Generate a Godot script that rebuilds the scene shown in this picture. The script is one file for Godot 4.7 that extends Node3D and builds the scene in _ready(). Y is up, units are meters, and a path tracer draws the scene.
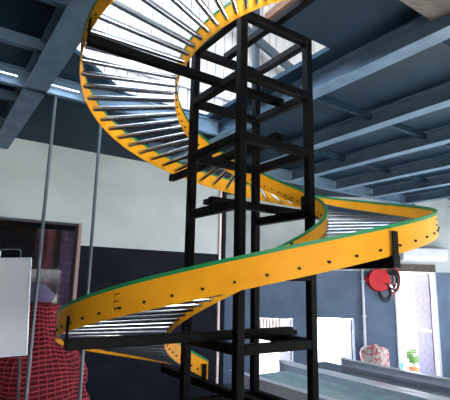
extends Node3D
# A spiral roller conveyor winding round a black steel tower in a workshop.
# Metres; the floor is y = 0; the building grid (s, t) is turned 34.5 degrees from the camera.

const EYE := 2.8                       # height of the camera above the floor
const GRID := 34.5                     # degrees
const AX := 0.2032                     # axis of the spiral
const AZ := -3.786
const R_OUT := 1.5
const R_IN := 0.6816
const PITCH := 2.1509
const GUARD := 0.177
const Y_ZERO := 0.526 + EYE
const TH_LOW := -240.5
const TH_HIGH := 312.0

var used := {}
var M := {}
var turn := deg_to_rad(GRID)

# ------------------------------------------------------------------ naming
func numbered(called: String) -> String:
	if not used.has(called):
		used[called] = 0
		return called
	used[called] += 1
	return "%s_%03d" % [called, used[called]]

func thing(called: String, label: String, category: String, at := Vector3.ZERO, yaw := 0.0, group := "") -> Node3D:
	var o := Node3D.new()
	o.name = numbered(called)
	add_child(o)
	o.position = at
	o.rotation.y = yaw
	o.set_meta("label", label)
	o.set_meta("category", category)
	if group != "":
		o.set_meta("group", group)
	return o

func setting(called: String, label: String, category: String, at := Vector3.ZERO, yaw := 0.0) -> Node3D:
	var o := thing(called, label, category, at, yaw)
	o.set_meta("kind", "structure")
	return o

func part(st: SurfaceTool, called: String, m: Material, parent: Node, label := "") -> MeshInstance3D:
	var o := MeshInstance3D.new()
	o.name = called
	o.mesh = st.commit()
	o.material_override = m
	parent.add_child(o, true)
	if label != "":
		o.set_meta("label", label)
	return o

func shared(mesh: Mesh, called: String, m: Material, parent: Node) -> MeshInstance3D:
	var o := MeshInstance3D.new()
	o.name = called
	o.mesh = mesh
	o.material_override = m
	parent.add_child(o, true)
	return o

# ------------------------------------------------------------------ shapes
func begin() -> SurfaceTool:
	var st := SurfaceTool.new()
	st.begin(Mesh.PRIMITIVE_TRIANGLES)
	return st

func tri(st: SurfaceTool, a: Vector3, b: Vector3, c: Vector3, na: Vector3, nb: Vector3, nc: Vector3) -> void:
	var n := (b - a).cross(c - a)
	if n.dot(na + nb + nc) > 0.0:      # front faces run clockwise
		st.set_normal(na); st.add_vertex(a)
		st.set_normal(nc); st.add_vertex(c)
		st.set_normal(nb); st.add_vertex(b)
	else:
		st.set_normal(na); st.add_vertex(a)
		st.set_normal(nb); st.add_vertex(b)
		st.set_normal(nc); st.add_vertex(c)

func quad(st: SurfaceTool, a: Vector3, b: Vector3, c: Vector3, d: Vector3, n: Vector3) -> void:
	tri(st, a, b, c, n, n, n)
	tri(st, a, c, d, n, n, n)

# chamfered box from lo to hi
func box(st: SurfaceTool, lo: Vector3, hi: Vector3, bevel := 0.0, xf := Transform3D.IDENTITY) -> void:
	var c := (lo + hi) / 2.0
	var h := (hi - lo).abs() / 2.0
	var b: float = minf(bevel, minf(h.x, minf(h.y, h.z)) * 0.9)
	for ax in 3:
		var u := (ax + 1) % 3
		var v := (ax + 2) % 3
		for s in [-1.0, 1.0]:
			var p: Array[Vector3] = []
			for q in [[-1, -1], [1, -1], [1, 1], [-1, 1]]:
				var w := Vector3.ZERO
				w[ax] = s * h[ax]
				w[u] = q[0] * (h[u] - b)
				w[v] = q[1] * (h[v] - b)
				p.append(xf * (c + w))
			var n := Vector3.ZERO
			n[ax] = s
			quad(st, p[0], p[1], p[2], p[3], (xf.basis * n).normalized())
			if b > 0.0:
				for s2 in [-1.0, 1.0]:   # edge between face ax (s) and face u (s2)
					var e: Array[Vector3] = []
					for k in [[0, -1], [0, 1], [1, 1], [1, -1]]:
						var w := Vector3.ZERO
						w[ax] = s * (h[ax] - (b if k[0] == 1 else 0.0))
						w[u] = s2 * (h[u] - (b if k[0] == 0 else 0.0))
						w[v] = k[1] * (h[v] - b)
						e.append(xf * (c + w))
					var n2 := Vector3.ZERO
					n2[ax] = s
					n2[u] = s2
					quad(st, e[0], e[1], e[2], e[3], (xf.basis * n2).normalized())
	if b > 0.0:
		for sx in [-1.0, 1.0]:
			for sy in [-1.0, 1.0]:
				for sz in [-1.0, 1.0]:
					var g := Vector3(sx, sy, sz)
					var a1 := xf * (c + g * Vector3(h.x, h.y - b, h.z - b))
					var a2 := xf * (c + g * Vector3(h.x - b, h.y, h.z - b))
					var a3 := xf * (c + g * Vector3(h.x - b, h.y - b, h.z))
					var n3 := (xf.basis * g).normalized()
					tri(st, a1, a2, a3, n3, n3, n3)

# box in building coordinates: local x = s, local z = -t
func gbox(st: SurfaceTool, s0: float, s1: float, t0: float, t1: float, y0: float, y1: float, bevel := 0.0) -> void:
	box(st, Vector3(s0, y0, -t1), Vector3(s1, y1, -t0), bevel)

func ring_frame(d: Vector3) -> Basis:
	var up := Vector3.UP if absf(d.y) < 0.95 else Vector3.RIGHT
	var x := up.cross(d).normalized()
	return Basis(x, d.cross(x).normalized(), d)

func tube(st: SurfaceTool, path: PackedVector3Array, r: float, sides := 8, closed := false, radii := PackedFloat32Array()) -> void:
	var n := path.size()
	var rings: Array = []
	var norms: Array = []
	for i in n:
		var d: Vector3
		if closed:
			d = path[(i + 1) % n] - path[(i - 1 + n) % n]
		else:
			d = path[mini(i + 1, n - 1)] - path[maxi(i - 1, 0)]
		var f := ring_frame(d.normalized())
		var rr: float = radii[i] if radii.size() == n else r
		var ring := PackedVector3Array()
		var nr := PackedVector3Array()
		for k in sides:
			var a := TAU * k / sides
			var o := f.x * cos(a) + f.y * sin(a)
			ring.append(path[i] + o * rr)
			nr.append(o)
		rings.append(ring)
		norms.append(nr)
	for i in (n if closed else n - 1):
		var j := (i + 1) % n
		for k in sides:
			var l := (k + 1) % sides
			tri(st, rings[i][k], rings[j][k], rings[j][l], norms[i][k], norms[j][k], norms[j][l])
			tri(st, rings[i][k], rings[j][l], rings[i][l], norms[i][k], norms[j][l], norms[i][l])
	if not closed:
		for e in [0, n - 1]:
			var d2: Vector3 = (path[0] - path[1]).normalized() if e == 0 else (path[n - 1] - path[n - 2]).normalized()
			for k in sides:
				tri(st, path[e], rings[e][k], rings[e][(k + 1) % sides], d2, d2, d2)

func bar(st: SurfaceTool, a: Vector3, b: Vector3, r: float, sides := 8) -> void:
	tube(st, PackedVector3Array([a, b]), r, sides)

# I section running along local z from z0 to z1 (or along x when along_x)
func i_beam(st: SurfaceTool, at: float, from: float, to: float, y0: float, y1: float, width: float, along_s := false) -> void:
	var fl := 0.022
	for q in [[-width / 2, width / 2, y0, y0 + fl], [-width / 2, width / 2, y1 - fl, y1], [-0.012, 0.012, y0 + fl, y1 - fl]]:
		if along_s:
			gbox(st, from, to, at + q[0], at + q[1], q[2], q[3])
		else:
			gbox(st, at + q[0], at + q[1], from, to, q[2], q[3])

# ------------------------------------------------------------------ materials
func noise_tex(seed_: int, freq: float, c0: Color, c1: Color, octaves := 4, stretch := 1) -> ImageTexture:
	var n := FastNoiseLite.new()
	n.seed = seed_
	n.frequency = freq
	n.fractal_octaves = octaves
	var g := n.get_seamless_image(256, 256)
	var img := Image.create(256, 256, false, Image.FORMAT_RGB8)
	for y in 256:
		for x in 256:
			var v := g.get_pixel(x, (y * stretch) % 256).r
			img.set_pixel(x, y, c0.lerp(c1, clampf((v - 0.25) * 2.0, 0, 1)))
	return ImageTexture.create_from_image(img)

func mat(c: Color, rough := 0.6, metal := 0.0, spec := 0.5) -> StandardMaterial3D:
	var m := StandardMaterial3D.new()
	m.albedo_color = c
	m.roughness = rough
	m.metallic = metal
	m.metallic_specular = spec
	return m

func tex_mat(c0: Color, c1: Color, rough: float, seed_: int, freq := 0.02, scale := 1.0, metal := 0.0, stretch := 1, spec := 0.4) -> StandardMaterial3D:
	var m := mat(Color.WHITE, rough, metal, spec)
	m.albedo_texture = noise_tex(seed_, freq, c0, c1, 4, stretch)
	m.uv1_triplanar = true
	m.uv1_world_triplanar = true
	m.uv1_scale = Vector3.ONE * scale
	return m

func make_materials() -> void:
	M.yellow = tex_mat(Color(0.93, 0.62, 0.09), Color(0.96, 0.66, 0.11), 0.5, 3, 0.015, 0.7, 0.0, 1, 0.3)
	M.green = mat(Color(0.03, 0.50, 0.28), 0.45)
	M.steel = mat(Color(0.78, 0.79, 0.81), 0.2, 1.0)
	M.bolt = mat(Color(0.10, 0.09, 0.09), 0.5, 0.6)
	M.black = tex_mat(Color(0.012, 0.013, 0.018), Color(0.026, 0.028, 0.034), 0.55, 5, 0.03, 1.2, 0.0, 1, 0.2)
	M.ceiling = tex_mat(Color(0.095, 0.17, 0.225), Color(0.125, 0.21, 0.27), 0.6, 7, 0.01, 0.25, 0.0, 1, 0.25)
	M.beam = tex_mat(Color(0.33, 0.42, 0.50), Color(0.39, 0.48, 0.56), 0.5, 8, 0.02, 0.5, 0.0, 1, 0.3)
	M.white_wall = tex_mat(Color(0.70, 0.73, 0.74), Color(0.76, 0.79, 0.80), 0.75, 9, 0.008, 0.3)
	M.dado = tex_mat(Color(0.10, 0.11, 0.14), Color(0.13, 0.14, 0.18), 0.75, 10, 0.01, 0.4, 0.0, 1, 0.15)
	M.blue_wall = tex_mat(Color(0.37, 0.44, 0.54), Color(0.42, 0.49, 0.59), 0.65, 11, 0.01, 0.4)
	M.floor = tex_mat(Color(0.36, 0.38, 0.40), Color(0.44, 0.46, 0.48), 0.55, 12, 0.02, 0.3)
	M.ground = tex_mat(Color(0.62, 0.61, 0.58), Color(0.70, 0.69, 0.66), 0.9, 13, 0.02, 0.2)
	M.siding = tex_mat(Color(0.86, 0.84, 0.83), Color(0.91, 0.89, 0.88), 0.6, 14, 0.01, 0.4)
	M.brown = tex_mat(Color(0.34, 0.22, 0.15), Color(0.46, 0.32, 0.22), 0.7, 15, 0.02, 1.0, 0.0, 6)
	M.tan = tex_mat(Color(0.32, 0.29, 0.27), Color(0.42, 0.38, 0.35), 0.7, 16, 0.02, 0.8, 0.0, 6)
	M.galvanised = tex_mat(Color(0.80, 0.83, 0.88), Color(0.87, 0.90, 0.94), 0.3, 17, 0.05, 1.0, 0.2)
	M.sheet = tex_mat(Color(0.68, 0.80, 0.80), Color(0.74, 0.85, 0.84), 0.12, 19, 0.02, 0.6, 0.2)
	M.belt = tex_mat(Color(0.32, 0.34, 0.39), Color(0.38, 0.40, 0.45), 0.16, 29, 0.03, 0.8)
	M.pipe = mat(Color(0.34, 0.38, 0.41), 0.4, 0.3)
	M.white = mat(Color(0.88, 0.89, 0.92), 0.25)
	M.board = mat(Color(0.84, 0.85, 0.88), 0.3)
	M.frame_dark = mat(Color(0.20, 0.20, 0.22), 0.4, 0.5)
	M.rosewood = tex_mat(Color(0.58, 0.50, 0.48), Color(0.66, 0.57, 0.55), 0.6, 20, 0.03, 1.0, 0.0, 6)
	M.red_sack = tex_mat(Color(0.26, 0.03, 0.06), Color(0.42, 0.06, 0.11), 0.8, 21, 0.03, 1.5)
	M.red_net = mat(Color(0.68, 0.19, 0.26), 0.6)
	M.purple_sack = tex_mat(Color(0.33, 0.30, 0.42), Color(0.43, 0.39, 0.52), 0.8, 22, 0.03, 1.5)
	M.cloth_pink = tex_mat(Color(0.48, 0.24, 0.30), Color(0.60, 0.32, 0.38), 0.9, 23, 0.02, 1.0)
	M.cloth_lilac = tex_mat(Color(0.52, 0.40, 0.56), Color(0.62, 0.50, 0.66), 0.9, 24, 0.02, 1.0)
	M.grey_plaster = mat(Color(0.30, 0.29, 0.33), 0.9)
	M.red = mat(Color(0.82, 0.07, 0.14), 0.4)
	M.rubber = mat(Color(0.05, 0.05, 0.06), 0.5)
	M.leaf = mat(Color(0.30, 0.42, 0.18), 0.7)
	M.blue_pot = mat(Color(0.30, 0.55, 0.80), 0.5)
	M.clay = mat(Color(0.78, 0.38, 0.20), 0.8)
	M.strip = mat(Color(0.90, 0.80, 0.78), 0.5)
	M.door_leaf = tex_mat(Color(0.36, 0.34, 0.43), Color(0.42, 0.40, 0.49), 0.5, 25, 0.02, 0.8)
	var g := mat(Color(0.06, 0.06, 0.09, 0.22), 0.03, 0.0, 0.3)
	g.transparency = BaseMaterial3D.TRANSPARENCY_ALPHA
	M.glass = g
	var l := mat(Color(1, 1, 1), 0.4)
	l.emission_enabled = true
	l.emission = Color(0.92, 0.96, 1.0)
	l.emission_energy_multiplier = 3.0
	M.tube_light = l
	# white woven sack with red print
	var img := Image.create(128, 128, false, Image.FORMAT_RGB8)
	var n := FastNoiseLite.new()
	n.seed = 31
	n.frequency = 0.035
	for y in 128:
		for x in 128:
			var v := n.get_noise_2d(x, y)
			var w := n.get_noise_2d(x + 400, y * 2)
			var c := Color(0.84, 0.82, 0.80)
			if v > 0.12:
				c = Color(0.80, 0.25, 0.30)
			elif w > 0.22:
				c = Color(0.50, 0.60, 0.52)
			img.set_pixel(x, y, c)
	var sp := mat(Color.WHITE, 0.7)
	sp.albedo_texture = ImageTexture.create_from_image(img)
	sp.uv1_triplanar = true
	sp.uv1_scale = Vector3.ONE * 1.6
	M.sack_print = sp

# ------------------------------------------------------------------ the spiral
func y_at(deg: float) -> float:
	return Y_ZERO + PITCH * deg / 360.0

func helix_point(deg: float, r: float, y: float) -> Vector3:
	var a := deg_to_rad(deg)
	return Vector3(r * cos(a), y_at(deg) + y, -r * sin(a))

# a curved plate between radii ra and rb, heights ya to yb above the helix line
func arc_plate(st: SurfaceTool, d0: float, d1: float, ra: float, rb: float, ya: float, yb: float) -> void:
	var n := maxi(2, int(ceil((d1 - d0) / 3.0)))
	for i in n:
		var e0 := lerpf(d0, d1, float(i) / n)
		var e1 := lerpf(d0, d1, float(i + 1) / n)
		var o0 := Vector3(cos(deg_to_rad(e0)), 0, -sin(deg_to_rad(e0)))
		var o1 := Vector3(cos(deg_to_rad(e1)), 0, -sin(deg_to_rad(e1)))
		for q in [[rb, 1.0], [ra, -1.0]]:
			var r: float = q[0]
			var a := helix_point(e0, r, ya)
			var b := helix_point(e1, r, ya)
			var c := helix_point(e1, r, yb)
			var d := helix_point(e0, r, yb)
			tri(st, a, b, c, o0 * q[1], o1 * q[1], o1 * q[1])
			tri(st, a, c, d, o0 * q[1], o1 * q[1], o0 * q[1])
		for q in [[yb, Vector3.UP], [ya, Vector3.DOWN]]:
			quad(st, helix_point(e0, ra, q[0]), helix_point(e0, rb, q[0]), helix_point(e1, rb, q[0]), helix_point(e1, ra, q[0]), q[1])
	for e in [[d0, -1.0], [d1, 1.0]]:
		var a := deg_to_rad(e[0])
		var nn := Vector3(-sin(a), 0, -cos(a)) * float(e[1])
		quad(st, helix_point(e[0], ra, ya), helix_point(e[0], rb, ya), helix_point(e[0], rb, yb), helix_point(e[0], ra, yb), nn)

func spiral_conveyor() -> void:
	var root := thing("spiral_roller_conveyor", "yellow spiral roller conveyor with green edged guards winding round the black tower", "conveyor", Vector3(AX, 0, AZ))
	var cuts := [TH_LOW, -213.5, -123.5, -33.5, 56.5, 146.5, 236.5, TH_HIGH]
	var th := 0.006
	for i in cuts.size() - 1:
		var a: float = cuts[i] + (0.06 if i > 0 else 0.0)
		var b: float = cuts[i + 1] - (0.06 if i < cuts.size() - 2 else 0.0)
		for side in 2:
			var r := R_OUT if side == 0 else R_IN
			var st := begin()
			arc_plate(st, a, b, r - th / 2, r + th / 2, 0.0, GUARD)
			var pl := part(st, "outer_guard" if side == 0 else "inner_guard", M.yellow, root)
			var ed := begin()
			arc_plate(ed, a, b, r - 0.009, r + 0.009, GUARD - 0.017, GUARD + 0.004)
			part(ed, "edge_strip", M.green, pl, "green plastic edge strip")
			var sp := begin()                      # splice bolts beside the seam
			if side == 0 and i > 0:
				for da in [0.7, 1.5]:
					for hy in [0.05, 0.09, 0.13]:
						var q := helix_point(a + da, r, hy)
						var o := Vector3(cos(deg_to_rad(a + da)), 0, -sin(deg_to_rad(a + da)))
						bar(sp, q - o * 0.008, q + o * 0.009, 0.005, 6)
				part(sp, "splice_bolts", M.bolt, pl).set_meta("kind", "stuff")
	# rollers, one mesh for all
	var rs := begin()
	var x0 := R_IN + 0.012
	var x1 := R_OUT - 0.012
	var prof := [[x0, 0.018], [x0 + 0.004, 0.024], [x1 - 0.004, 0.024], [x1, 0.018]]
	var path := PackedVector3Array()
	var rad := PackedFloat32Array()
	for q in prof:
		path.append(Vector3(q[0], 0, 0))
		rad.append(q[1])
	tube(rs, path, 0.02, 14, false, rad)
	var roller_mesh := rs.commit()
	var bs := begin()
	bar(bs, Vector3(R_OUT - 0.012, 0, 0), Vector3(R_OUT + 0.014, 0, 0), 0.0085, 6)
	var bolt_mesh := bs.commit()
	bs = begin()
	bar(bs, Vector3(R_IN - 0.014, 0, 0), Vector3(R_IN + 0.012, 0, 0), 0.0085, 6)
	var bolt_mesh_inner := bs.commit()
	for k in range(-24, 64):
		var d := -89.07 + 6.43 * k
		if d < TH_LOW + 1.5 or d > TH_HIGH - 1.5:
			continue
		var ro := shared(roller_mesh, "roller", M.steel, root)
		ro.position = Vector3(0, y_at(d) + 0.048, 0)
		ro.rotation.y = deg_to_rad(d)
		shared(bolt_mesh, "axle_bolt", M.bolt, ro)
		shared(bolt_mesh_inner, "axle_bolt", M.bolt, ro)

func tower() -> void:
	var root := thing("steel_support_tower", "black square steel tower standing inside the spiral", "frame", Vector3(AX + 0.01, 0, AZ), turn)
	var h := 0.375
	var w := 0.035
	var top := y_at(304.5) - 0.095
	for sx in [-1, 1]:
		for sz in [-1, 1]:
			var st := begin()
			box(st, Vector3(sx * h - w, 0, sz * h - w), Vector3(sx * h + w, top, sz * h + w), 0.006)
			part(st, "post", M.black, root)
			var fp := begin()
			box(fp, Vector3(sx * h - 0.08, 0, sz * h - 0.08), Vector3(sx * h + 0.08, 0.012, sz * h + 0.08), 0.003)
			part(fp, "foot_plate", M.black, root)
	for d in [-325.5, -235.5, -145.5, -55.5, 34.5, 124.5, 214.5, 304.5]:
		var y1: float = y_at(d) - 0.095
		for q in [-1, 1]:
			var st := begin()
			if d != 34.5:              # this ring carries its arm on two beams only
				box(st, Vector3(-h + w, y1 - 0.075, q * h - w), Vector3(h - w, y1, q * h + w), 0.006)
				part(st, "crossbeam", M.black, root)
			st = begin()
			box(st, Vector3(q * h - w, y1 - 0.075, -h + w), Vector3(q * h + w, y1, h - w), 0.006)
			part(st, "crossbeam", M.black, root)
	for d in [-235.5, -145.5, -55.5, 34.5, 124.5, 214.5, 304.5]:
		# an arm rests on a ring of crossbeams and reaches out under the spiral
		var st := begin()
		var y1: float = y_at(d) - 0.003
		box(st, Vector3(-0.41, y1 - 0.092, -0.034), Vector3(R_OUT + 0.02, y1 - 0.022, 0.034), 0.005)
		box(st, Vector3(-0.46, y1 - 0.092, -0.034), Vector3(-0.41, y1 - 0.05, 0.034), 0.004)
		var arm := part(st, "support_arm", M.black, root)
		arm.rotation.y = deg_to_rad(d) - turn
		if d == -145.5:
			arm.position = arm.basis * Vector3(0, 0, -0.085)
		elif d == -55.5:
			arm.position = arm.basis * Vector3(0, 0, 0.11)
		for r in [R_OUT + 0.010, R_IN - 0.018]:
			var bst := begin()
			box(bst, Vector3(r, y1 - 0.09, -0.025), Vector3(r + 0.008, y1 + 0.12, 0.025), 0.002)
			part(bst, "bracket", M.black, arm)

# ------------------------------------------------------------------ setting
func room() -> void:
	var deck := EYE + 2.65
	var low := EYE + 2.4
	var st := begin()
	gbox(st, -8, 16, -7, 14, -0.2, 0)
	var fl := setting("floor", "pale concrete workshop floor below the conveyors", "floor", Vector3.ZERO, turn)
	part(st, "slab", M.floor, fl)
	# ceiling: deck pieces round the opening, and the beams that carry them
	var ce := setting("ceiling", "dark blue grey steel ceiling deck with beams and an opening for the spiral", "ceiling", Vector3.ZERO, turn)
	for q in [[-8, 1.14, -7, 10], [1.14, 16, 5.74, 14], [3.54, 16, -7, 5.74], [2.6, 3.54, -7, 3.07], [1.14, 2.6, -7, 0.9]]:
		st = begin()
		gbox(st, q[0], q[1], q[2], q[3], deck, deck + 0.06)
		part(st, "deck_panel", M.ceiling, ce)
	st = begin()
	for yy in [[deck, Vector3.DOWN], [deck + 0.06, Vector3.UP]]:
		tri(st, Vector3(1.14, yy[0], -4.88), Vector3(2.14, yy[0], -5.74), Vector3(1.14, yy[0], -5.74), yy[1], yy[1], yy[1])
	quad(st, Vector3(1.14, deck, -4.88), Vector3(2.14, deck, -5.74), Vector3(2.14, deck + 0.06, -5.74), Vector3(1.14, deck + 0.06, -4.88), Vector3(0.65, 0, 0.76))
	part(st, "corner_deck_panel", M.ceiling, ce)
	for s in [3.88, 5.49, 7.0, 8.55, 10.05, 11.6, 13.1]:
		st = begin()
		i_beam(st, s, -7, 7.36, low, deck, 0.21)
		part(st, "roof_beam", M.beam, ce)
	st = begin()
	i_beam(st, 0.92, -7, 8.84, low, deck, 0.28)
	part(st, "roof_beam", M.beam, ce)
	for s in [-1.2, -3.4, -5.6]:
		st = begin()
		i_beam(st, s, -7, 8.84, low, deck, 0.22)
		part(st, "roof_beam", M.beam, ce)
	st = begin()
	i_beam(st, 5.74, -8, 3.77, low, deck, 0.08, true)
	part(st, "girder", M.beam, ce)
	st = begin()
	i_beam(st, 7.44, 3.3, 15, low, deck, 0.16, true)
	part(st, "girder", M.beam, ce)
	for t in [-3.6, -1.6, 0.4, 2.2, 3.9, 4.9, 6.6, 7.8]:      # joists left of the opening
		st = begin()
		gbox(st, -8, 0.9, t - 0.04, t + 0.04, deck - 0.13, deck)
		part(st, "joist", M.beam, ce)
	for t in [-3.2, -1.4, 0.4, 2.2, 4.0, 5.8]:                 # purlins right of the opening
		st = begin()
		gbox(st, 3.89, 15, t - 0.035, t + 0.035, deck - 0.10, deck)
		part(st, "purlin", M.ceiling, ce)
	st = begin()
	gbox(st, 2.56, 2.60, 0.9, 3.07, deck - 0.02, deck + 0.06)
	part(st, "edge_board", M.brown, ce, "brown wooden board along the edge of the opening")
	st = begin()
	gbox(st, 2.62, 3.74, -2.0, 1.98, deck - 0.15, deck - 0.002)
	part(st, "plywood_panel", M.tan, ce, "tan plywood sheet fixed under the deck")

	# left wall: white above, dark below, with a wide window
	var wl := setting("wall_left", "white wall with a dark painted lower half and a wide window", "wall", Vector3.ZERO, turn)
	var da := EYE + 0.68
	var w0 := -2.6
	var w1 := 2.5
	var wy0 := EYE - 1.3
	var wy1 := EYE + 1.08
	st = begin()
	gbox(st, -8, w0, 8.84, 9.04, da, deck)
	gbox(st, w0, w1, 8.84, 9.04, wy1, deck)
	gbox(st, w1, 5.92, 8.84, 9.04, da, deck)
	part(st, "upper_wall", M.white_wall, wl)
	st = begin()
	gbox(st, -8, w0, 8.83, 9.04, 0, da)
	gbox(st, w0, w1, 8.83, 9.04, 0, wy0)
	gbox(st, w1, 5.92, 8.83, 9.04, 0, da)
	part(st, "lower_wall", M.dado, wl)
	# window in it: frame, glass, the dark room behind
	var wi := setting("window_1", "wide dark window in the left wall with pinkish wooden frame", "window", Vector3.ZERO, turn)
	st = begin()
	gbox(st, w1 - 0.01, w1 + 0.06, 8.80, 9.05, wy0, wy1 + 0.05, 0.006)
	part(st, "frame_post", M.rosewood, wi)
	st = begin()
	gbox(st, w0, w1, 8.80, 9.05, wy1 - 0.02, wy1 + 0.03, 0.006)
	part(st, "frame_head", M.frame_dark, wi)
	st = begin()
	gbox(st, 0.2, 0.24, 8.86, 8.92, wy0, wy1)
	part(st, "mullion", M.frame_dark, wi)
	st = begin()
	gbox(st, w0, 0.2, 8.88, 8.886, wy0, wy1)
	part(st, "pane", M.glass, wi)
	st = begin()
	gbox(st, 0.24, w1, 8.88, 8.886, wy0, wy1)
	part(st, "pane", M.glass, wi)
	st = begin()
	gbox(st, w0 - 0.1, w1 + 0.4, 13.0, 13.1, wy0 - 0.1, wy1 + 0.2)
	gbox(st, w0 - 0.1, w1 + 0.4, 9.04, 13.0, wy0 - 0.2, wy0 - 0.1)
	gbox(st, w0 - 0.1, w1 + 0.4, 9.04, 13.0, wy1 + 0.2, wy1 + 0.3)
	gbox(st, w0 - 0.2, w0 - 0.1, 9.04, 13.0, wy0 - 0.1, wy1 + 0.2)
	gbox(st, w1 + 0.4, w1 + 0.5, 9.04, 13.0, wy0 - 0.1, wy1 + 0.2)
	part(st, "room_behind", M.grey_plaster, wi)

	# far wall, facing the camera
	var wf := setting("wall_far", "pale wall with blue grey lower part and three bright doorways", "wall", Vector3(0, 0, -13))
	var top := EYE + 0.42
	st = begin()
	box(st, Vector3(-0.6, top, -0.2), Vector3(10, deck, 0))
	part(st, "upper_wall", M.white_wall, wf)
	st = begin()
	for q in [[-0.6, 1.06, 0, top], [1.06, 2.04, EYE - 0.99, top], [2.04, 2.74, 0, top], [2.74, 3.82, EYE - 0.95, top], [3.82, 5.09, 0, top], [6.2, 10, 0, top]]:
		box(st, Vector3(q[0], q[2], -0.2), Vector3(q[1], q[3], 0.006))
	part(st, "lower_wall", M.blue_wall, wf)
	st = begin()
	box(st, Vector3(5.0, top, 0.012), Vector3(6.28, top + 0.22, 0.05), 0.006)
	part(st, "board", M.tan, setting("trim_1", "tan wooden header board above the tall doorway", "trim", Vector3(0, 0, -13)))
	st = begin()
	box(st, Vector3(6.2, 0, -0.2), Vector3(6.27, top, 0.04), 0.006)
	box(st, Vector3(5.03, 0, -0.2), Vector3(5.09, top, 0.04), 0.006)
	part(st, "door_frame", M.white, setting("trim_2", "white frame of the tall doorway in the far wall", "trim", Vector3(0, 0, -13)))
	var wc := setting("wall_return", "short return wall where the left wall meets the far wall", "wall", Vector3.ZERO)
	st = begin()
	box(st, Vector3(-0.5, 0, -13.2), Vector3(-0.3, deck, -10.7))
	part(st, "wall_panel", M.white_wall, wc)
	st = begin()
	gbox(st, 5.90, 5.97, 8.80, 8.9, 0, deck, 0.008)
	part(st, "corner_strip", M.strip, setting("trim_3", "pinkish white corner strip at the end of the left wall", "trim", Vector3.ZERO, turn))
	st = begin()
	gbox(st, 5.99, 6.09, 8.78, 8.9, 0, deck, 0.01)
	part(st, "column", M.dado, setting("trim_4", "dark slim steel column at the end of the left wall", "trim", Vector3.ZERO, turn))
	# open leaves
	var leaves := [[2.04, EYE - 1.0, "white door leaf folded out of the low doorway behind the tower"], [3.82, EYE - 0.96, "white door leaf folded out of the low doorway beside the white conduit"], [6.2, top, "lilac white door leaf folded out of the tall doorway below the air conditioner"]]
	for i in 3:
		var dn := setting("door_%d" % (i + 1), leaves[i][2], "door", Vector3(leaves[i][0], 0, -13.2), deg_to_rad([14.0, 3.0, 2.0][i]))
		st = begin()
		box(st, Vector3(-0.045, 0.02, -0.95), Vector3(0, leaves[i][1] - 0.02, 0), 0.004)
		part(st, "leaf", M.door_leaf, dn)
		st = begin()
		box(st, Vector3(-0.06, 0.02 + leaves[i][1] * 0.45, -0.93), Vector3(-0.045, 0.10 + leaves[i][1] * 0.45, -0.02), 0.003)
		part(st, "rail", M.white, dn)
	# side and back walls, out of the picture, with wide openings for daylight
	var wr := setting("wall_right", "pale workshop wall with a wide open roller doorway", "wall", Vector3.ZERO, turn)
	st = begin()
	gbox(st, 13.6, 13.8, -7, -2.5, 0, deck)
	gbox(st, 13.6, 13.8, 5.5, 6.3, 0, deck)
	gbox(st, 13.6, 13.8, -2.5, 5.5, EYE + 0.7, deck)
	part(st, "wall_panel", M.white_wall, wr)
	var wb := setting("wall_back", "pale workshop wall behind the viewer with wide open doorways", "wall", Vector3.ZERO, turn)
	st = begin()
	gbox(st, -8, -2.5, -6.2, -6, 0, deck)
	gbox(st, 6, 13.8, -6.2, -6, 0, deck)
	gbox(st, -2.5, 6, -6.2, -6, EYE + 0.5, deck)
	part(st, "wall_panel", M.white_wall, wb)
	var wn := setting("wall_near", "pale workshop wall at the left end", "wall", Vector3.ZERO, turn)
	st = begin()
	gbox(st, -7.8, -7.6, -6, 8.84, 0, deck)
	part(st, "wall_panel", M.white_wall, wn)
	# floor above: walls clad with white sheets, with unseen gaps in roof and sides added to brighten them
	var up := setting("wall_upper", "white vertical siding of the upper floor seen through the opening", "wall", Vector3.ZERO, turn)
	var y0 := deck + 0.06
	var pst := begin()
	gbox(pst, 0.015, 0.225, 0, 0.04, 0, 5.2, 0.008)
	var pm := pst.commit()
	for i in 55:
		var o := shared(pm, "siding_panel", M.siding, up)
		o.position = Vector3(-3.0 + 0.24 * i, y0, -8.0 - (0.012 if i % 2 else 0.0))
	st = begin()
	gbox(st, -3.2, 10.4, 8.06, 8.2, y0, y0 + 5.2)
	part(st, "backing", M.white_wall, up)
	st = begin()
	gbox(st, -3.2, 10.4, 7.93, 8.0, y0 + 1.55, y0 + 1.63, 0.004)
	part(st, "rail", M.white, up)
	st = begin()
	gbox(st, -3.2, -3.0, -6, 8, y0, y0 + 0.6)
	gbox(st, -3.2, -3.0, -6, 8, y0 + 4.8, y0 + 5.2)
	gbox(st, 10.2, 10.4, -6, 8, y0, y0 + 5.2)
	gbox(st, -3.2, 10.4, -6.2, -6, y0, y0 + 0.8)
	gbox(st, -3.2, 10.4, -6.2, -6, y0 + 5.0, y0 + 5.2)
	part(st, "side_walls", M.white_wall, up)
	var cu := setting("ceiling_upper", "unseen white roof of the upper floor with a strip left open to light the siding", "ceiling", Vector3.ZERO, turn)
	st = begin()
	gbox(st, 2.4, 10.4, -6.2, 8.2, y0 + 5.2, y0 + 5.3)
	part(st, "roof_panel", M.white_wall, cu)
	st = begin()
	box(st, Vector3(-60, -0.3, -90), Vector3(60, -0.21, 50))
	var gr := setting("ground_outside", "pale concrete yard outside the bright doorways", "ground")
	part(st, "yard", M.ground, gr)

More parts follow.
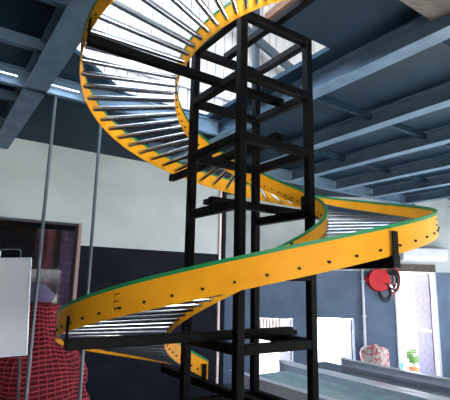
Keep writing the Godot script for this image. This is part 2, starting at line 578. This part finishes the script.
func upper_brace() -> void:
	var deck := EYE + 2.71
	var root := thing("upper_stair_rail", "grey diagonal stair stringer on the upper floor behind the tower", "stair", Vector3.ZERO, turn)
	var st := begin()
	var a := Vector3(5.2, EYE + 6.22, -7.6)
	var b := Vector3(9.0, EYE + 4.80, -7.6)
	var d := (b - a)
	var xf := Transform3D(Basis(d.normalized(), Vector3(d.y, -d.x, 0).normalized() * -1.0, Vector3(0, 0, 1)), a)
	box(st, Vector3(0, -0.12, -0.04), Vector3(d.length(), 0.12, 0.04), 0.004, xf)
	part(st, "stringer", M.pipe, root)
	st = begin()
	box(st, Vector3(6.05, deck, -7.76), Vector3(6.22, EYE + 7.4, -7.65), 0.006)
	part(st, "post", M.pipe, root)
	st = begin()
	box(st, Vector3(8.9, deck, -7.76), Vector3(9.02, EYE + 4.86, -7.65), 0.006)
	part(st, "post", M.pipe, root)

# ------------------------------------------------------------------ straight conveyors
func straight_conveyor(called: String, label: String, s0: float, s1: float, t0: float, t1: float, y: float, far_t1: float, bed: Material) -> void:
	var root := thing(called, label, "conveyor", Vector3.ZERO, turn, "straight slide conveyors on the floor level")
	var st := begin()
	gbox(st, s0 + 0.02, s1 - 0.02, t0, t1, y - 0.12, y - 0.09)
	part(st, "bed_sheet", bed, root)
	for q in [[s0, t1], [s1 - 0.03, far_t1]]:
		st = begin()
		gbox(st, q[0], q[0] + 0.03, t0, q[1], y - 0.16, y, 0.004)
		var g := part(st, "side_channel", M.galvanised, root)
		st = begin()
		gbox(st, q[0] - 0.04, q[0] + 0.06, t0, q[1], y - 0.002, y + 0.008, 0.002)
		part(st, "lip", M.white, g)
	for t in [t0 + 0.3, (t0 + t1) / 2, t1 - 0.3]:
		for s in [s0 + 0.04, s1 - 0.04]:
			st = begin()
			gbox(st, s - 0.025, s + 0.025, t - 0.025, t + 0.025, 0, y - 0.12, 0.004)
			part(st, "leg", M.pipe, root)
		st = begin()
		gbox(st, s0 + 0.065, s1 - 0.065, t - 0.02, t + 0.02, 0.35, 0.39, 0.004)
		part(st, "stretcher", M.pipe, root)

# ------------------------------------------------------------------ objects
func mound_radius(n: FastNoiseLite, prof: Array, phi: float, y: float) -> float:
	var r: float = prof[0][1]
	for i in prof.size() - 1:
		if y >= prof[i][0] and y <= prof[i + 1][0]:
			r = lerpf(prof[i][1], prof[i + 1][1], (y - prof[i][0]) / (prof[i + 1][0] - prof[i][0]))
	if y > prof[-1][0]:
		r = prof[-1][1]
	return r * (1.0 + 0.26 * n.get_noise_3d(cos(phi) * 45, y * 60, sin(phi) * 45))

func mound(st: SurfaceTool, n: FastNoiseLite, prof: Array, squash: float, rows: int, sides: int) -> void:
	var h: float = prof[-1][0]
	var pts: Array = []
	for i in rows + 1:
		var y := h * i / rows
		var ring := PackedVector3Array()
		for k in sides:
			var phi := TAU * k / sides
			var r := mound_radius(n, prof, phi, y)
			ring.append(Vector3(r * cos(phi), y, r * squash * sin(phi)))
		pts.append(ring)
	for i in rows:
		for k in sides:
			var l := (k + 1) % sides
			var a: Vector3 = pts[i][k]
			var b: Vector3 = pts[i][l]
			var c: Vector3 = pts[i + 1][l]
			var d: Vector3 = pts[i + 1][k]
			var nn := func(p: Vector3) -> Vector3: return Vector3(p.x, 0.25 * Vector2(p.x, p.z).length(), p.z).normalized()
			tri(st, a, b, c, nn.call(a), nn.call(b), nn.call(c))
			tri(st, a, c, d, nn.call(a), nn.call(c), nn.call(d))
	for k in sides:
		tri(st, Vector3(0, h, 0), pts[rows][k], pts[rows][(k + 1) % sides], Vector3.UP, Vector3.UP, Vector3.UP)

func net_pile() -> void:
	var root := thing("netted_sack_pile", "tall heap of red sacks under a red net by the left wall", "sacks", Vector3(-2.95, 0, -7.0))
	var n := FastNoiseLite.new()
	n.seed = 41
	n.frequency = 0.02
	var prof := [[0.0, 0.86], [0.9, 0.86], [1.3, 0.84], [1.6, 0.76], [1.9, 0.60], [2.2, 0.44], [2.40, 0.34], [2.45, 0.20]]
	var st := begin()
	mound(st, n, prof, 0.8, 60, 48)
	part(st, "sack_heap", M.red_sack, root)
	st = begin()
	for i in 40:
		var y := 0.03 + i * 0.06
		var path := PackedVector3Array()
		for k in 48:
			var phi := TAU * k / 48
			var r := mound_radius(n, prof, phi, y) + 0.008
			path.append(Vector3(r * cos(phi), y + 0.05 * n.get_noise_2d(cos(phi) * 60.0 + i * 3.0, sin(phi) * 60.0), r * 0.8 * sin(phi)))
		tube(st, path, 0.012 + 0.005 * n.get_noise_2d(i * 77.0, 5.0), 4, true)
	for k in 44:
		var phi := TAU * (k + 0.5) / 44
		var path := PackedVector3Array()
		for i in 36:
			var y := 2.42 * i / 35.0
			var r := mound_radius(n, prof, phi, y) + 0.008
			path.append(Vector3(r * cos(phi), y, r * 0.8 * sin(phi)))
		tube(st, path, 0.006, 4)
	var net := part(st, "net", M.red_net, root, "red net cords over the sacks")
	net.set_meta("kind", "stuff")
	var top := thing("purple_bundle", "dusky purple bundle lying on top of the red netted heap", "bundle", Vector3(-2.93, 2.45, -7.0))
	st = begin()
	var n2 := FastNoiseLite.new()
	n2.seed = 44
	n2.frequency = 0.02
	mound(st, n2, [[0.0, 0.20], [0.06, 0.26], [0.14, 0.24], [0.22, 0.17], [0.27, 0.09], [0.29, 0.03]], 0.8, 16, 28)
	part(st, "cloth_body", M.purple_sack, top)
	st = begin()
	tube(st, PackedVector3Array([Vector3(-0.02, 0.27, 0), Vector3(0.0, 0.31, 0.01), Vector3(0.03, 0.33, 0.02)]), 0.02, 6)
	part(st, "knot", M.purple_sack, top)

func whiteboard() -> void:
	# flip chart board on thin legs, in front of the red heap
	var root := thing("whiteboard", "blank whiteboard with a dark silver frame at the left edge", "whiteboard", Vector3(-2.16, 0, -5.25), deg_to_rad(18))
	root.rotation.z = deg_to_rad(3.0)
	var y0 := EYE - 0.84
	var y1 := EYE + 0.235
	var st := begin()
	box(st, Vector3(-0.9, y0, -0.012), Vector3(0, y1, 0.006), 0.002)
	part(st, "panel", M.board, root)
	for q in [[-0.92, -0.9, y0, y1], [0.0, 0.022, y0 - 0.02, y1 + 0.02], [-0.92, 0.0, y1, y1 + 0.02], [-0.92, 0.0, y0 - 0.02, y0]]:
		st = begin()
		box(st, Vector3(q[0], q[2], -0.018), Vector3(q[1], q[3], 0.014), 0.004)
		part(st, "frame_strip", M.galvanised, root)
	for x in [-0.85, -0.06]:
		st = begin()
		box(st, Vector3(x - 0.014, 0, -0.046), Vector3(x + 0.014, y0 + 0.2, -0.02), 0.003)
		part(st, "leg", M.frame_dark, root)
	st = begin()
	tube(st, PackedVector3Array([Vector3(-0.32, y1 + 0.015, -0.01), Vector3(-0.32, y1 + 0.10, -0.01), Vector3(-0.30, y1 + 0.12, -0.01), Vector3(-0.12, y1 + 0.12, -0.01), Vector3(-0.10, y1 + 0.10, -0.01), Vector3(-0.10, y1 + 0.015, -0.01)]), 0.006, 6)
	part(st, "carry_handle", M.steel, root)

func poles() -> void:
	var spots := [[Vector3(-2.285, 0, -5.4165), "slim grey steel pole running from floor to ceiling beside the whiteboard"], [Vector3(-1.75, 0, -5.72), "slim grey steel pole passing behind the left side of the spiral"]]
	for q in spots:
		var root := thing("steel_pole", q[1], "pole", q[0], 0.0, "slim ceiling poles")
		var st := begin()
		bar(st, Vector3.ZERO, Vector3(0, EYE + 2.4, 0), 0.022, 12)
		part(st, "tube", M.pipe, root)
		st = begin()
		bar(st, Vector3.ZERO, Vector3(0, 0.012, 0), 0.07, 16)
		part(st, "base_plate", M.pipe, root)

func hanging_cloths() -> void:
	var spots := [[1.96, 0.34, "cloth_pink", "dull pink cloth hanging behind the dark window"], [2.42, 0.34, "cloth_lilac", "lilac cloth hanging behind the dark window next to its frame"]]
	for q in spots:
		var root := thing("hanging_cloth", q[3], "cloth", Vector3(cos(turn) * q[0] - sin(turn) * 9.1, EYE - 0.75, -(sin(turn) * q[0] + cos(turn) * 9.1)), turn, "cloths behind the window")
		var st := begin()
		var n := 24
		for side in [0.004, -0.004]:
			for i in n:
				var x0: float = -q[1] / 2 + q[1] * i / n
				var x1: float = -q[1] / 2 + q[1] * (i + 1) / n
				var z0 := 0.03 * sin(x0 * 42.0) + side as float
				var z1 := 0.03 * sin(x1 * 42.0) + side as float
				var nn := Vector3(z0 - z1, 0, x1 - x0).normalized()
				quad(st, Vector3(x0, 0, z0), Vector3(x1, 0, z1), Vector3(x1, 1.72, z1), Vector3(x0, 1.72, z0), nn)
		part(st, "drape", M[q[2]], root)
		st = begin()
		bar(st, Vector3(-q[1] / 2 - 0.03, 1.73, 0), Vector3(q[1] / 2 + 0.03, 1.73, 0), 0.012, 8)
		part(st, "hanging_rod", M.steel, root)

func hose_reel() -> void:
	var root := thing("hose_reel", "red hose reel with loops of black hose on the blue grey far wall", "hose reel", Vector3(4.53, EYE + 0.16, -12.985))
	var st := begin()
	var path := PackedVector3Array([Vector3(0, 0, 0.20), Vector3(0, 0, 0.215), Vector3(0, 0, 0.235)])
	tube(st, path, 0.3, 32, false, PackedFloat32Array([0.31, 0.33, 0.31]))
	part(st, "disc", M.red, root)
	st = begin()
	tube(st, PackedVector3Array([Vector3(0, 0, 0.06), Vector3(0, 0, 0.075), Vector3(0, 0, 0.09)]), 0.3, 32, false, PackedFloat32Array([0.31, 0.33, 0.31]))
	part(st, "disc", M.red, root)
	st = begin()
	bar(st, Vector3(0, 0, 0), Vector3(0, 0, 0.26), 0.05, 16)
	part(st, "hub", M.red, root)
	st = begin()
	for i in 5:
		var ring := PackedVector3Array()
		for k in 32:
			var a := TAU * k / 32
			ring.append(Vector3(0.25 * cos(a), 0.25 * sin(a), 0.105 + 0.021 * i))
		tube(st, ring, 0.012, 6, true)
	part(st, "wound_hose", M.rubber, root)
	st = begin()
	box(st, Vector3(-0.37, -0.04, 0.0), Vector3(-0.28, 0.08, 0.2), 0.01)
	part(st, "bracket", M.red, root)
	var cx := Vector3(0.40, -0.01, 0.12)
	for q in [[0.20, 0.34, 0.0, "rubber"], [0.17, 0.30, -0.03, "rubber"], [0.15, 0.26, -0.06, "rubber"], [0.12, 0.22, 0.02, "rubber"], [0.17, 0.26, -0.34, "rubber"], [0.14, 0.22, -0.30, "rubber"], [0.23, 0.37, 0.02, "red"]]:
		st = begin()
		var ring := PackedVector3Array()
		for k in 32:
			var a := TAU * k / 32
			ring.append(cx + Vector3(q[0] * cos(a) - (0.25 if q[2] < -0.1 else 0.0), q[1] * sin(a) + q[2], 0.03 + 0.02 * sin(a * 2.0) - q[2] * 0.2))
		tube(st, ring, 0.026, 6, true)
		part(st, "hose_loop", M[q[3]], root)
	st = begin()
	bar(st, cx + Vector3(0, 0.35, -0.12), cx + Vector3(0, 0.35, 0.09), 0.014, 8)
	part(st, "hook", M.steel, root)

func air_conditioner() -> void:
	var root := thing("air_conditioner", "white wall air conditioner above the tall bright doorway", "air conditioner", Vector3(5.90, EYE + 0.73, -12.98))
	var st := begin()
	# side profile swept along x
	var prof := [Vector2(0, 0.06), Vector2(0.13, 0.0), Vector2(0.24, 0.05), Vector2(0.27, 0.14), Vector2(0.26, 0.36), Vector2(0.22, 0.40), Vector2(0, 0.40)]
	for i in prof.size():
		var a: Vector2 = prof[i]
		var b: Vector2 = prof[(i + 1) % prof.size()]
		var nn := Vector3(0, -(b.x - a.x), b.y - a.y).normalized()
		quad(st, Vector3(-0.65, a.y, a.x), Vector3(0.65, a.y, a.x), Vector3(0.65, b.y, b.x), Vector3(-0.65, b.y, b.x), nn)
	for x in [-0.65, 0.65]:
		for i in range(1, prof.size() - 1):
			var nn := Vector3(signf(x), 0, 0)
			tri(st, Vector3(x, prof[0].y, prof[0].x), Vector3(x, prof[i].y, prof[i].x), Vector3(x, prof[i + 1].y, prof[i + 1].x), nn, nn, nn)
	part(st, "casing", M.white, root)
	st = begin()
	box(st, Vector3(-0.58, 0.015, 0.14), Vector3(0.58, 0.028, 0.255), 0.003, Transform3D(Basis(Vector3.RIGHT, -0.35), Vector3(0, 0.02, 0.02)))
	part(st, "louver", M.galvanised, root)

func conduit() -> void:
	var root := thing("conduit_pipe", "white conduit pipe running down the far wall left of the reel", "pipe", Vector3(4.09, 0, -12.935))
	var st := begin()
	bar(st, Vector3.ZERO, Vector3(0, EYE + 0.5, 0), 0.04, 12)
	part(st, "tube", M.white, root)
	for y in [0.8, 1.9, 2.9]:
		st = begin()
		box(st, Vector3(-0.06, y, -0.05), Vector3(0.06, y + 0.04, 0.045), 0.004)
		part(st, "clip", M.galvanised, root)

func print_sack() -> void:
	var root := thing("printed_sack", "white sack with red print standing below the hose reel", "sack", Vector3(4.17, 0, -12.40))
	var n := FastNoiseLite.new()
	n.seed = 51
	n.frequency = 0.02
	var st := begin()
	mound(st, n, [[0.0, 0.32], [0.1, 0.40], [0.6, 0.39], [1.0, 0.38], [1.1, 0.34], [1.16, 0.24], [1.18, 0.08]], 0.75, 40, 36)
	part(st, "sack_body", M.sack_print, root)
	st = begin()
	tube(st, PackedVector3Array([Vector3(-0.14, 1.15, 0.02), Vector3(-0.05, 1.21, 0.03), Vector3(0.06, 1.20, 0.0), Vector3(0.15, 1.14, 0.0)]), 0.025, 6)
	part(st, "tied_mouth", M.sack_print, root)

func yard_things() -> void:
	var base := -0.21
	var root := thing("potted_bush", "small round green bush in a pot outside the tall doorway", "plant", Vector3(6.42, base, -15.2))
	var st := begin()
	tube(st, PackedVector3Array([Vector3(0, 0, 0), Vector3(0, 0.02, 0), Vector3(0, 0.36, 0), Vector3(0, 0.40, 0)]), 0.2, 16, false, PackedFloat32Array([0.13, 0.14, 0.19, 0.20]))
	part(st, "pot", M.clay, root)
	st = begin()
	var rng := RandomNumberGenerator.new()
	rng.seed = 7
	for i in 260:
		var d := Vector3(rng.randfn(), rng.randfn(), rng.randfn()).normalized()
		var p := Vector3(0, 0.72, 0) + d * rng.randf_range(0.18, 0.30)
		var u := d.cross(Vector3(rng.randfn(), rng.randfn(), rng.randfn())).normalized()
		var v := d.cross(u)
		var e := d * 0.02
		tri(st, p - u * 0.03, p + v * 0.10 + e, p + u * 0.03, d, d, d)
		tri(st, p - u * 0.03, p - v * 0.05, p + u * 0.03, d, d, d)
	bar(st, Vector3(0, 0.36, 0), Vector3(0, 0.7, 0), 0.025, 6)
	part(st, "foliage", M.leaf, root)
	root = thing("blue_bucket", "light blue bucket outside the tall doorway beside the bush", "bucket", Vector3(5.98, base, -15.4))
	st = begin()
	tube(st, PackedVector3Array([Vector3(0, 0, 0), Vector3(0, 0.01, 0), Vector3(0, 0.48, 0), Vector3(0, 0.50, 0)]), 0.2, 20, false, PackedFloat32Array([0.14, 0.15, 0.19, 0.20]))
	part(st, "bucket_body", M.blue_pot, root)
	st = begin()
	var arc := PackedVector3Array()
	for k in 13:
		var a := PI * k / 12
		arc.append(Vector3(0.2 * cos(a), 0.49 + 0.13 * sin(a), 0.03))
	tube(st, arc, 0.007, 6)
	part(st, "bail_handle", M.steel, root)
	# short strip curtain in the first low doorway
	var cur := thing("strip_curtain", "short pinkish strip curtain at the top of the low doorway behind the tower", "curtain", Vector3(1.06, EYE - 1.33, -13.08))
	for i in 7:
		st = begin()
		box(st, Vector3(0.01 + 0.09 * i, 0, -0.004), Vector3(0.09 + 0.09 * i, 0.33, 0.004), 0.002, Transform3D(Basis(), Vector3(0, 0, 0.012 * (i % 2))))
		part(st, "strip", M.strip, cur)

func tube_lamps() -> void:
	for q in [[0.12, 0.69, "thin white tube lamp left of the big ceiling beam"], [1.08, 1.46, "thin white tube lamp right of the big ceiling beam"]]:
		var root := thing("tube_lamp", q[2], "lamp", Vector3.ZERO, turn, "tube lamps on the girder")
		var y := EYE + 2.5
		var st := begin()
		gbox(st, q[0] - 0.01, q[1] + 0.01, 5.655, 5.665, y + 0.006, y + 0.016, 0.002)
		part(st, "housing", M.beam, root)
		st = begin()
		bar(st, Vector3(q[0], y, -5.66), Vector3(q[1], y, -5.66), 0.006, 10)
		part(st, "glowing_tube", M.tube_light, root)
		var l := AreaLight3D.new()
		l.name = "tube_light"
		l.area_size = Vector2(q[1] - q[0], 0.03)
		l.light_color = Color(0.92, 0.96, 1.0)
		l.light_energy = 0.04
		l.area_range = 30.0
		l.shadow_enabled = true
		l.position = Vector3((q[0] + q[1]) / 2.0, y - 0.02, -5.66)
		l.rotation.x = -PI / 2
		root.add_child(l, true)

func _ready() -> void:
	var cam := Camera3D.new()
	cam.name = "camera"
	cam.position = Vector3(0, EYE, 0)
	cam.rotation = Vector3(deg_to_rad(10.8187), 0, deg_to_rad(1.1115))
	cam.fov = 49.613
	cam.near = 0.05
	cam.far = 300
	add_child(cam)
	cam.current = true
	var env := Environment.new()
	env.background_mode = Environment.BG_SKY
	var sky := Sky.new()
	var sm := ProceduralSkyMaterial.new()
	sm.sky_top_color = Color(0.86, 0.92, 1.0)
	sm.sky_horizon_color = Color(0.95, 0.97, 1.0)
	sm.ground_bottom_color = Color(0.6, 0.6, 0.6)
	sm.ground_horizon_color = Color(0.8, 0.8, 0.8)
	sm.sky_energy_multiplier = 1.6
	sky.sky_material = sm
	env.sky = sky
	env.tonemap_mode = Environment.TONE_MAPPER_LINEAR
	env.tonemap_exposure = 2.7
	env.sdfgi_enabled = true
	env.ssao_enabled = true
	env.ssil_enabled = true
	var sun := DirectionalLight3D.new()
	sun.name = "sun"
	sun.light_energy = 20.0
	sun.light_color = Color(1.0, 0.99, 0.97)
	sun.light_angular_distance = 0.6
	sun.shadow_enabled = true
	add_child(sun)
	sun.look_at_from_position(Vector3.ZERO, Vector3(-cos(turn), -0.5, sin(turn)))   # it travels down and along -s
	var we := WorldEnvironment.new()
	we.name = "world_environment"
	we.environment = env
	add_child(we)
	make_materials()
	room()
	spiral_conveyor()
	tower()
	straight_conveyor("slide_conveyor", "galvanised straight slide conveyor farther from the tower, below the hose reel", 4.45, 5.43, 0.6, 5.0, EYE - 1.1, 4.67, M.belt)
	straight_conveyor("slide_conveyor", "galvanised straight slide conveyor next to the tower posts", 3.42, 4.36, 0.6, 4.75, EYE - 1.1, 4.79, M.sheet)
	poles()
	whiteboard()
	net_pile()
	hanging_cloths()
	upper_brace()
	air_conditioner()
	hose_reel()
	conduit()
	print_sack()
	yard_things()
	tube_lamps()
